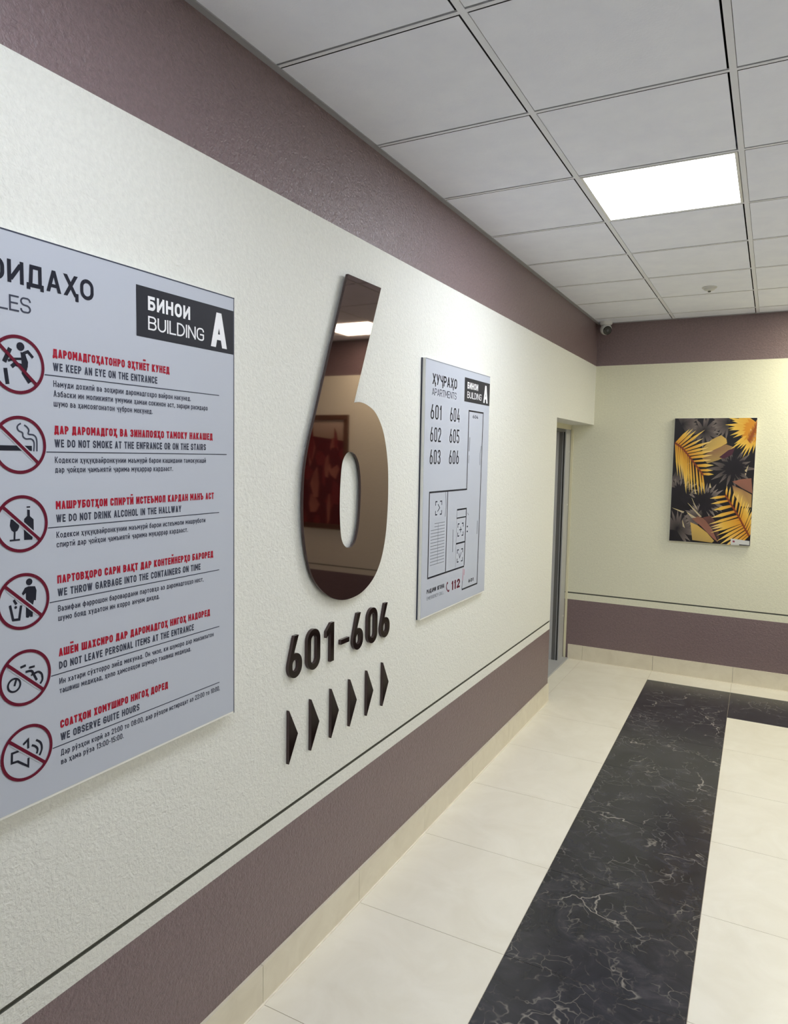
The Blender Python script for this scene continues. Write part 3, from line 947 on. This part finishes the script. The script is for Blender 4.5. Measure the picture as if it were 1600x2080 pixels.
# arrows
ARR = ['leftmost', 'second from the left', 'third from the left', 'fourth from the left', 'fifth from the left', 'rightmost']
src = None
for k in range(6):
    y = -4.342 + 0.1272 * k
    if src is None:
        src = o = solid('arrow', [[(y, 0.748), (y + 0.050, 0.838), (y, 0.931)]], 0.0, DEEP, [ACRYL, EDGE_BROWN], loc=(0, y, 0.748))
    else:
        o = src.copy(); col.objects.link(o); o.location = (0, y, 0.748)
    tag(o, 'dark brown triangle pointing right under 601-606, %s of the row of six' % ARR[k], 'arrow', 'row of six brown arrows')

# ------------------------------------------------------------------ apartments plan sign
PY0, PY1, PZ0, PZ1 = -3.402, -2.611, 1.042, 2.199
XF = 0.02
t = thing('apartments_sign', (0, (PY0 + PY1) / 2, PZ0), 'silver apartments sign with a floor plan, right of the giant 6', 'sign')
sign_board(t, PY0, PY1, PZ0, PZ1, XF)
xp = XF + 0.0004
mb = MB(); print_flat(mb, [rect(PY0, PY1, PZ1 - 0.005, PZ1 - 0.001)], xp, INK3); mb.build('edge_line', t)
mb = MB(); mb.box(0.0, 0.005, PY0 - 0.004, PY0, PZ0, PZ1, INK2); mb.build('shade_strip', t)  # dark strip in place of the shade between board and wall
mb = MB(); print_flat(mb, text_quads('ҲУҶРАҲО', -3.330, 2.092, 0.047, 0.0085, -3.055, gw=0.034), xp, INK); mb.build('title_lettering', t)
mb = MB(); print_flat(mb, text_quads('APARTMENTS', -3.333, 2.043, 0.032, 0.0034, -3.058, gw=0.022), xp, INK2); mb.build('subtitle_lettering', t)
badge(t, -2.960, PY1 - 0.002, 2.043, 2.160, xp, 2)
for j, (a, b) in enumerate((('601', '604'), ('602', '605'), ('603', '606'))):
    z = 1.937 - 0.1005 * j
    for txt, ya, yb in ((a, -3.342, -3.227), (b, -3.128, -3.012)):
        mb = MB(); print_flat(mb, text_quads(txt, ya, z, 0.066, 0.0078, yb, gw=0.031, gap=0.011), xp, INK); mb.build('apartment_number', t)
# floor plan: outer walls, inner walls, stairs, lifts
mb = MB()
def lines(pts, w, m, closed=False):
    print_flat(mb, [[tuple(p) for p in q] for q in strip(pts, w, closed)], xp, m)
lines([(-2.930, 1.105), (-2.722, 1.105), (-2.699, 2.001), (-2.896, 2.001), (-2.899, 1.610), (-3.336, 1.610), (-3.336, 1.221), (-2.908, 1.221)], 0.008, INK)
lines([(-3.134, 1.606), (-3.139, 1.225)], 0.007, INK)
lines([(-3.016, 1.513), (-2.897, 1.513), (-2.909, 1.225)], 0.008, INK)
lines([(-3.018, 1.472), (-2.900, 1.472)], 0.006, INK)
lines([(-3.020, 1.346), (-2.906, 1.346)], 0.008, INK)
lines([(-3.016, 1.513), (-3.018, 1.472)], 0.005, INK3)
lines([(-3.018, 1.472), (-3.020, 1.225)], 0.003, INK3)
lines([(-3.060, 1.42), (-3.060, 1.31)], 0.004, INK2)
lines([(-3.160, 1.606), (-3.150, 1.54), (-3.158, 1.49)], 0.006, INK3)
lines([(-2.876, 1.87), (-2.880, 1.80)], 0.010, INK3)
lines([(-2.880, 1.78), (-2.884, 1.74)], 0.006, INK3)
lines([(-2.715, 1.83), (-2.728, 1.79), (-2.728, 1.73)], 0.008, INK3)
lines([(-2.740, 1.44), (-2.742, 1.37)], 0.008, INK3)
lines([(-2.885, 1.42), (-2.870, 1.42)], 0.008, INK2)
lines([(-2.885, 1.395), (-2.870, 1.395)], 0.008, INK2)
lines([(-2.880, 1.49), (-2.866, 1.478)], 0.005, INK3)
mb.build('plan_walls', t)
mb = MB()
for j in range(14):
    z = 1.465 - 0.0145 * j
    lines([(-3.315 if j > 1 else -3.275, z), (-3.160, z)], 0.003, INK3)
lines([(-3.235, 1.465), (-3.235, 1.275)], 0.003, INK3)
mb.build('plan_stairs', t)
for (cy, cz) in ((-3.234, 1.535), (-2.966, 1.412), (-2.966, 1.283)):
    mb = MB()
    hw, hh = 0.034, 0.030
    for sa in (-1, 1):
        for sb in (-1, 1):
            lines([(cy + sa * hw * 0.45, cz + sb * hh), (cy + sa * hw, cz + sb * hh), (cy + sa * hw, cz + sb * hh * 0.4)], 0.006, INK2)
    if cz > 1.5: lines([(cy - 0.012, cz - 0.016), (cy + 0.012, cz), (cy - 0.008, cz + 0.018)], 0.005, INK2)
    elif cz > 1.35: lines([(cy - 0.016, cz), (cy + 0.016, cz)], 0.005, INK2); lines([(cy, cz + 0.014), (cy, cz - 0.014)], 0.005, INK2)
    else: lines([(cy - 0.014, cz + 0.012), (cy - 0.002, cz - 0.012), (cy + 0.016, cz + 0.014)], 0.005, INK2)
    mb.build('plan_symbol', t)
mb = MB(); print_flat(mb, text_quads('604', -2.845, 1.967, 0.016, 0.003, -2.770, gw=0.012), xp, INK2); mb.build('plan_caption', t)
mb = MB(); print_flat(mb, text_quads('601', -2.845, 1.127, 0.018, 0.004, -2.775, gw=0.012), xp, INK); mb.build('plan_caption', t)
mb = MB()
lines([(-2.930, 1.105), (-2.926, 1.150)], 0.004, INK2)
lines([(-2.922, 1.150), (-2.918, 1.210)], 0.006, PINK_INK)
lines([(-2.906, 1.175), (-2.904, 1.205)], 0.006, PINK_INK)
mb.build('plan_marker', t)
mb = MB(); print_flat(mb, text_quads('РАҚАМИ ЯГОНА', -3.342, 1.150, 0.020, 0.0046, -3.150, gw=0.012), xp, INK); mb.build('emergency_lettering', t)
mb = MB(); print_flat(mb, text_quads('EMERGENCY CALL', -3.342, 1.120, 0.016, 0.002, -3.155, gw=0.010), xp, INK3); mb.build('emergency_subtitle', t)
mb = MB(); print_flat(mb, strip(catmull([(-3.118, 1.165), (-3.124, 1.150), (-3.116, 1.135), (-3.098, 1.122)], 5), 0.006), xp, DKRED); mb.face([(xp, y, z) for y, z in disc((-3.112, 1.166), 0.006)], DKRED); mb.face([(xp, y, z) for y, z in disc((-3.094, 1.126), 0.006)], DKRED); mb.build('telephone_icon', t)
mb = MB(); print_flat(mb, text_quads('112', -3.062, 1.122, 0.045, 0.0095, -2.957, gw=0.030, gap=0.009), xp, DKRED); mb.build('emergency_number', t)
t.location.y += 0.019

# ------------------------------------------------------------------ leaf picture on the end wall
def art_uv(px, py):
    v = (py - 145.0) / 1795.0
    u = (px - (215.0 - 85.0 * v)) / (1195.0 - 15 * v)
    return u, v

class Picture:
    def __init__(self, x0, x1, z0, z1, y, rnd):
        self.b = (x0, x1, z0, z1); self.y = y; self.mb = MB(); self.n = 0; self.r = rnd
    def put(self, pts, colors):
        """pts in picture space (u right, v down); clipped to the picture"""
        cl = clip([(u, v, c) for (u, v), c in zip(pts, colors)])
        if len(cl) < 3: return
        x0, x1, z0, z1 = self.b
        y = self.y - 0.000012 * self.n
        self.mb.face([(x0 + u * (x1 - x0), y, z1 - v * (z1 - z0)) for u, v, c in cl], PAINT, [c for _, _, c in cl])
    def poly(self, pts, c1, c2=None):
        self.n += 1
        n = len(pts)
        cs = [mixc(c1, c2 or c1, i / max(1, n - 1)) for i in range(n)]
        self.put(pts, cs)
    def frond(self, rib, left, right, cb, ct, crib, w=0.02, n=13, sweep=0.6):
        """feather leaf: rib points (base to tip), leaflet lengths, colours"""
        R = catmull(rib, 8)
        for i in range(n):
            t = (i + 0.5) / n
            k = t * (len(R) - 1); a = int(k); f = k - a
            p = Vector(R[a]).lerp(Vector(R[min(a + 1, len(R) - 1)]), f)
            d = (Vector(R[min(a + 1, len(R) - 1)]) - Vector(R[max(0, a - 1)])).normalized()
            for side, L in ((1, left), (-1, right)):
                if L <= 0: continue
                nn = Vector((-d.y, d.x)) * side
                dirv = (nn + d * (sweep + 0.7 * t)).normalized()
                l = L * (0.55 + 0.6 * math.sin(math.pi * min(1, t * 0.9 + 0.12))) * self.r.uniform(0.85, 1.12)
                q = Vector((-dirv.y, dirv.x))
                tip = p + dirv * l
                m1 = p + dirv * l * 0.55
                ww = w * self.r.uniform(0.8, 1.2)
                self.n += 1
                mid = mixc(cb, ct, 0.55)
                tipc = mixc(ct, (0.95, 0.85, 0.55, 1), self.r.random() * 0.6)
                self.put([tuple(p - q * ww * 0.35), tuple(m1 - q * ww * 0.55), tuple(tip), tuple(m1 + q * ww * 0.55), tuple(p + q * ww * 0.35)], [cb, mid, tipc, mid, cb])
        self.n += 1
        for q in strip(R, w * 0.8):
            self.put([tuple(p) for p in q], [crib] * 4)
    def fan(self, c, r, a0, a1, n, cin, cout, w=0.02):
        for i in range(n):
            a = math.radians(a0 + (a1 - a0) * (i + self.r.uniform(.2, .8)) / n)
            d = Vector((math.cos(a), math.sin(a) * 0.62)); q = Vector((-d.y, d.x)).normalized()
            l = r * self.r.uniform(.8, 1.15); p = Vector(c)
            self.n += 1
            m1 = p + d * l * .6
            self.put([tuple(p - q * w * .5), tuple(m1 - q * w * .6), tuple(p + d * l), tuple(m1 + q * w * .6), tuple(p + q * w * .5)], [cin, mixc(cin, cout, .5), cout, mixc(cin, cout, .5), cin])

def mixc(a, b, t):
    return tuple(a[i] * (1 - t) + b[i] * t for i in range(3)) + (1.0,)

def clip(P):
    for ax, lim, sgn in ((0, 0.0, 1), (0, 1.0, -1), (1, 0.0, 1), (1, 1.0, -1)):
        out = []
        for i in range(len(P)):
            a, b = P[i - 1], P[i]
            fa, fb = (a[ax] - lim) * sgn, (b[ax] - lim) * sgn
            if (fa >= 0) != (fb >= 0):
                t = fa / (fa - fb)
                out.append((a[0] + (b[0] - a[0]) * t, a[1] + (b[1] - a[1]) * t, mixc(a[2], b[2], t)))
            if fb >= 0: out.append(b)
        P = out
        if len(P) < 3: return P
    return P

def paint_leaves(pic):
    U = lambda *p: [art_uv(*q) for q in p]
    blk, purp = srgb(24, 20, 26), srgb(52, 40, 48)
    grey, gold, olive = srgb(158, 144, 138), srgb(214, 176, 92), srgb(176, 148, 86)
    brn, rust, cream = srgb(132, 92, 76), srgb(150, 98, 84), srgb(226, 208, 150)
    yel, org, drib = srgb(240, 206, 92), srgb(212, 142, 36), srgb(128, 58, 30)
    pic.poly([(0, 0), (1, 0), (1, 1), (0, 1)], blk)
    for c, r, a0, a1 in (((650, 330), .24, -60, 300), ((330, 240), .2, -120, 60), ((280, 1230), .27, -190, 20), ((660, 1330), .24, -140, 80), ((1060, 850), .28, -200, 160), ((250, 1760), .24, -180, 60), ((1000, 200), .22, 90, 300), ((250, 900), .18, -60, 120), ((620, 1560), .2, 120, 260)):
        pic.fan(art_uv(*c), r, a0, a1, 15, blk, mixc(grey, purp, pic.r.uniform(0, .5)), .026)
    # broad two-toned leaves
    pic.poly(U((610, 660), (640, 560), (760, 450), (900, 385), (975, 440), (985, 500), (820, 590)), olive, gold)
    pic.poly(U((605, 700), (760, 610), (970, 515), (1100, 560), (1040, 640), (860, 740), (700, 790)), brn, olive)
    pic.poly(U((870, 700), (1000, 600), (1100, 560), (1060, 660), (940, 720)), srgb(74, 36, 52))
    pic.poly(U((1060, 1040), (1200, 1000), (1330, 985), (1345, 1200), (1200, 1130)), rust, brn)
    pic.poly(U((1060, 1090), (1210, 1150), (1335, 1215), (1330, 1395), (1190, 1385), (1090, 1230)), brn, gold)
    pic.poly(U((470, 1600), (560, 1560), (640, 1580), (750, 1690), (860, 1920), (780, 1860), (600, 1690)), brn, rust)
    pic.poly(U((640, 1570), (760, 1540), (860, 1680), (880, 1920), (760, 1720)), srgb(112, 70, 62), purp)
    pic.poly(U((450, 1650), (560, 1690), (700, 1790), (800, 1900), (770, 1930), (480, 1910)), gold, olive)
    for q in (((380, 1340), (620, 1560), (590, 1570)), ((440, 1230), (560, 1470), (530, 1440)), ((170, 1450), (360, 1500), (340, 1525)), ((390, 1500), (540, 1580), (470, 1590)), ((520, 1150), (550, 1280), (515, 1240)), ((620, 1060), (650, 1150), (625, 1160)), ((740, 1070), (760, 1140), (720, 1140)), ((330, 1620), (370, 1740), (335, 1720)), ((1230, 900), (1290, 800), (1250, 960))):
        pic.poly(U(*q), cream, grey)
    # dark palm fans in front
    for c, r, a0, a1 in (((1090, 850), .16, -200, 160), ((290, 1250), .17, -190, 60), ((650, 1340), .17, -150, 120)):
        pic.fan(art_uv(*c), r, a0, a1, 17, blk, srgb(34, 28, 36), .03)
    # yellow feather leaves
    pic.frond(U((215, 500), (330, 580), (450, 720), (640, 960)), .30, .27, org, yel, drib, .021, 13, .62)
    pic.fan(art_uv(1420, 300), .38, 88, 150, 9, org, yel, .024)
    pic.fan(art_uv(1420, 250), .37, 150, 222, 10, org, yel, .024)
    pic.fan(art_uv(1420, 280), .2, 88, 222, 12, org, org, .03)
    pic.frond(U((1290, 470), (1350, 360), (1420, 210)), .05, .05, drib, org, srgb(150, 78, 26), .03, 6, .2)
    pic.frond(U((1300, 1800), (1220, 1660), (1150, 1530), (960, 1230)), .16, .33, org, yel, drib, .022, 14, .15)
    # caption sticker
    pic.poly(U((1040, 1850), (1305, 1870), (1300, 1950), (1040, 1950)), srgb(206, 206, 206))
    pic.poly(U((1160, 1925), (1305, 1930), (1300, 1965), (1160, 1950)), srgb(60, 58, 64))
    pic.poly(U((1070, 1875), (1100, 1880), (1095, 1905), (1065, 1900)), srgb(150, 70, 96))

ax0, ax1, az0, az1 = 0.650, 1.246, 1.114, 2.112
t = thing('leaf_picture', ((ax0 + ax1) / 2, 0.0, az0), 'unframed canvas of black and yellow palm leaves on the end wall', 'picture')
mb = MB(); mb.box(ax0, ax1, -0.028, 0.0, az0, az1, mat('canvas_edge', srgb(206, 204, 196), 0.6)); mb.build('canvas', t, bevel=0.0015)
pic = Picture(ax0 + 0.002, ax1 - 0.002, az0 + 0.002, az1 - 0.002, -0.0285, random.Random(5))
paint_leaves(pic)
pic.mb.build('print', t)

# dark red picture further right on the end wall, seen in the mirror face of the big 6
bx0, bx1, bz0, bz1 = 2.50, 3.12, 0.98, 2.16
t = thing('red_picture', ((bx0 + bx1) / 2, 0.0, bz0), 'dark red picture in a brown frame, visible only as a reflection in the giant 6', 'picture')
WOODF = mat('brown_frame', srgb(96, 62, 44), 0.5)
mb = MB()
w = 0.05
mb.box(bx0, bx1, -0.03, 0.0, bz1 - w, bz1, WOODF); mb.box(bx0, bx1, -0.03, 0.0, bz0, bz0 + w, WOODF)
mb.box(bx0, bx0 + w, -0.03, 0.0, bz0 + w, bz1 - w, WOODF); mb.box(bx1 - w, bx1, -0.03, 0.0, bz0 + w, bz1 - w, WOODF)
mb.build('frame', t, bevel=0.003)
pic = Picture(bx0 + w, bx1 - w, bz0 + w, bz1 - w, -0.012, random.Random(9))
dr, mr, lr_, tn = srgb(96, 30, 34), srgb(126, 44, 44), srgb(176, 110, 92), srgb(200, 180, 160)
pic.poly([(0, 0), (1, 0), (1, 1), (0, 1)], dr)
pic.poly([(0, 0), (1, 0), (1, .14), (0, .2)], tn, srgb(150, 120, 100))
for k in range(26):
    u, v = pic.r.random(), 0.2 + 0.8 * pic.r.random()
    pw, ph = pic.r.uniform(.05, .16), pic.r.uniform(.06, .2)
    c = [mr, lr_, dr, mr][k % 4]
    pic.poly([(u + pw * pic.r.uniform(.6, 1.2) * math.cos(q * 1.047), v + ph * pic.r.uniform(.6, 1.2) * math.sin(q * 1.047)) for q in range(6)], c, mixc(c, dr, .5))
pic.mb.build('print', t)
mb = MB(); mb.box(bx0 + w, bx1 - w, -0.011, 0.0, bz0 + w, bz1 - w, WOODF); mb.build('backing', t)
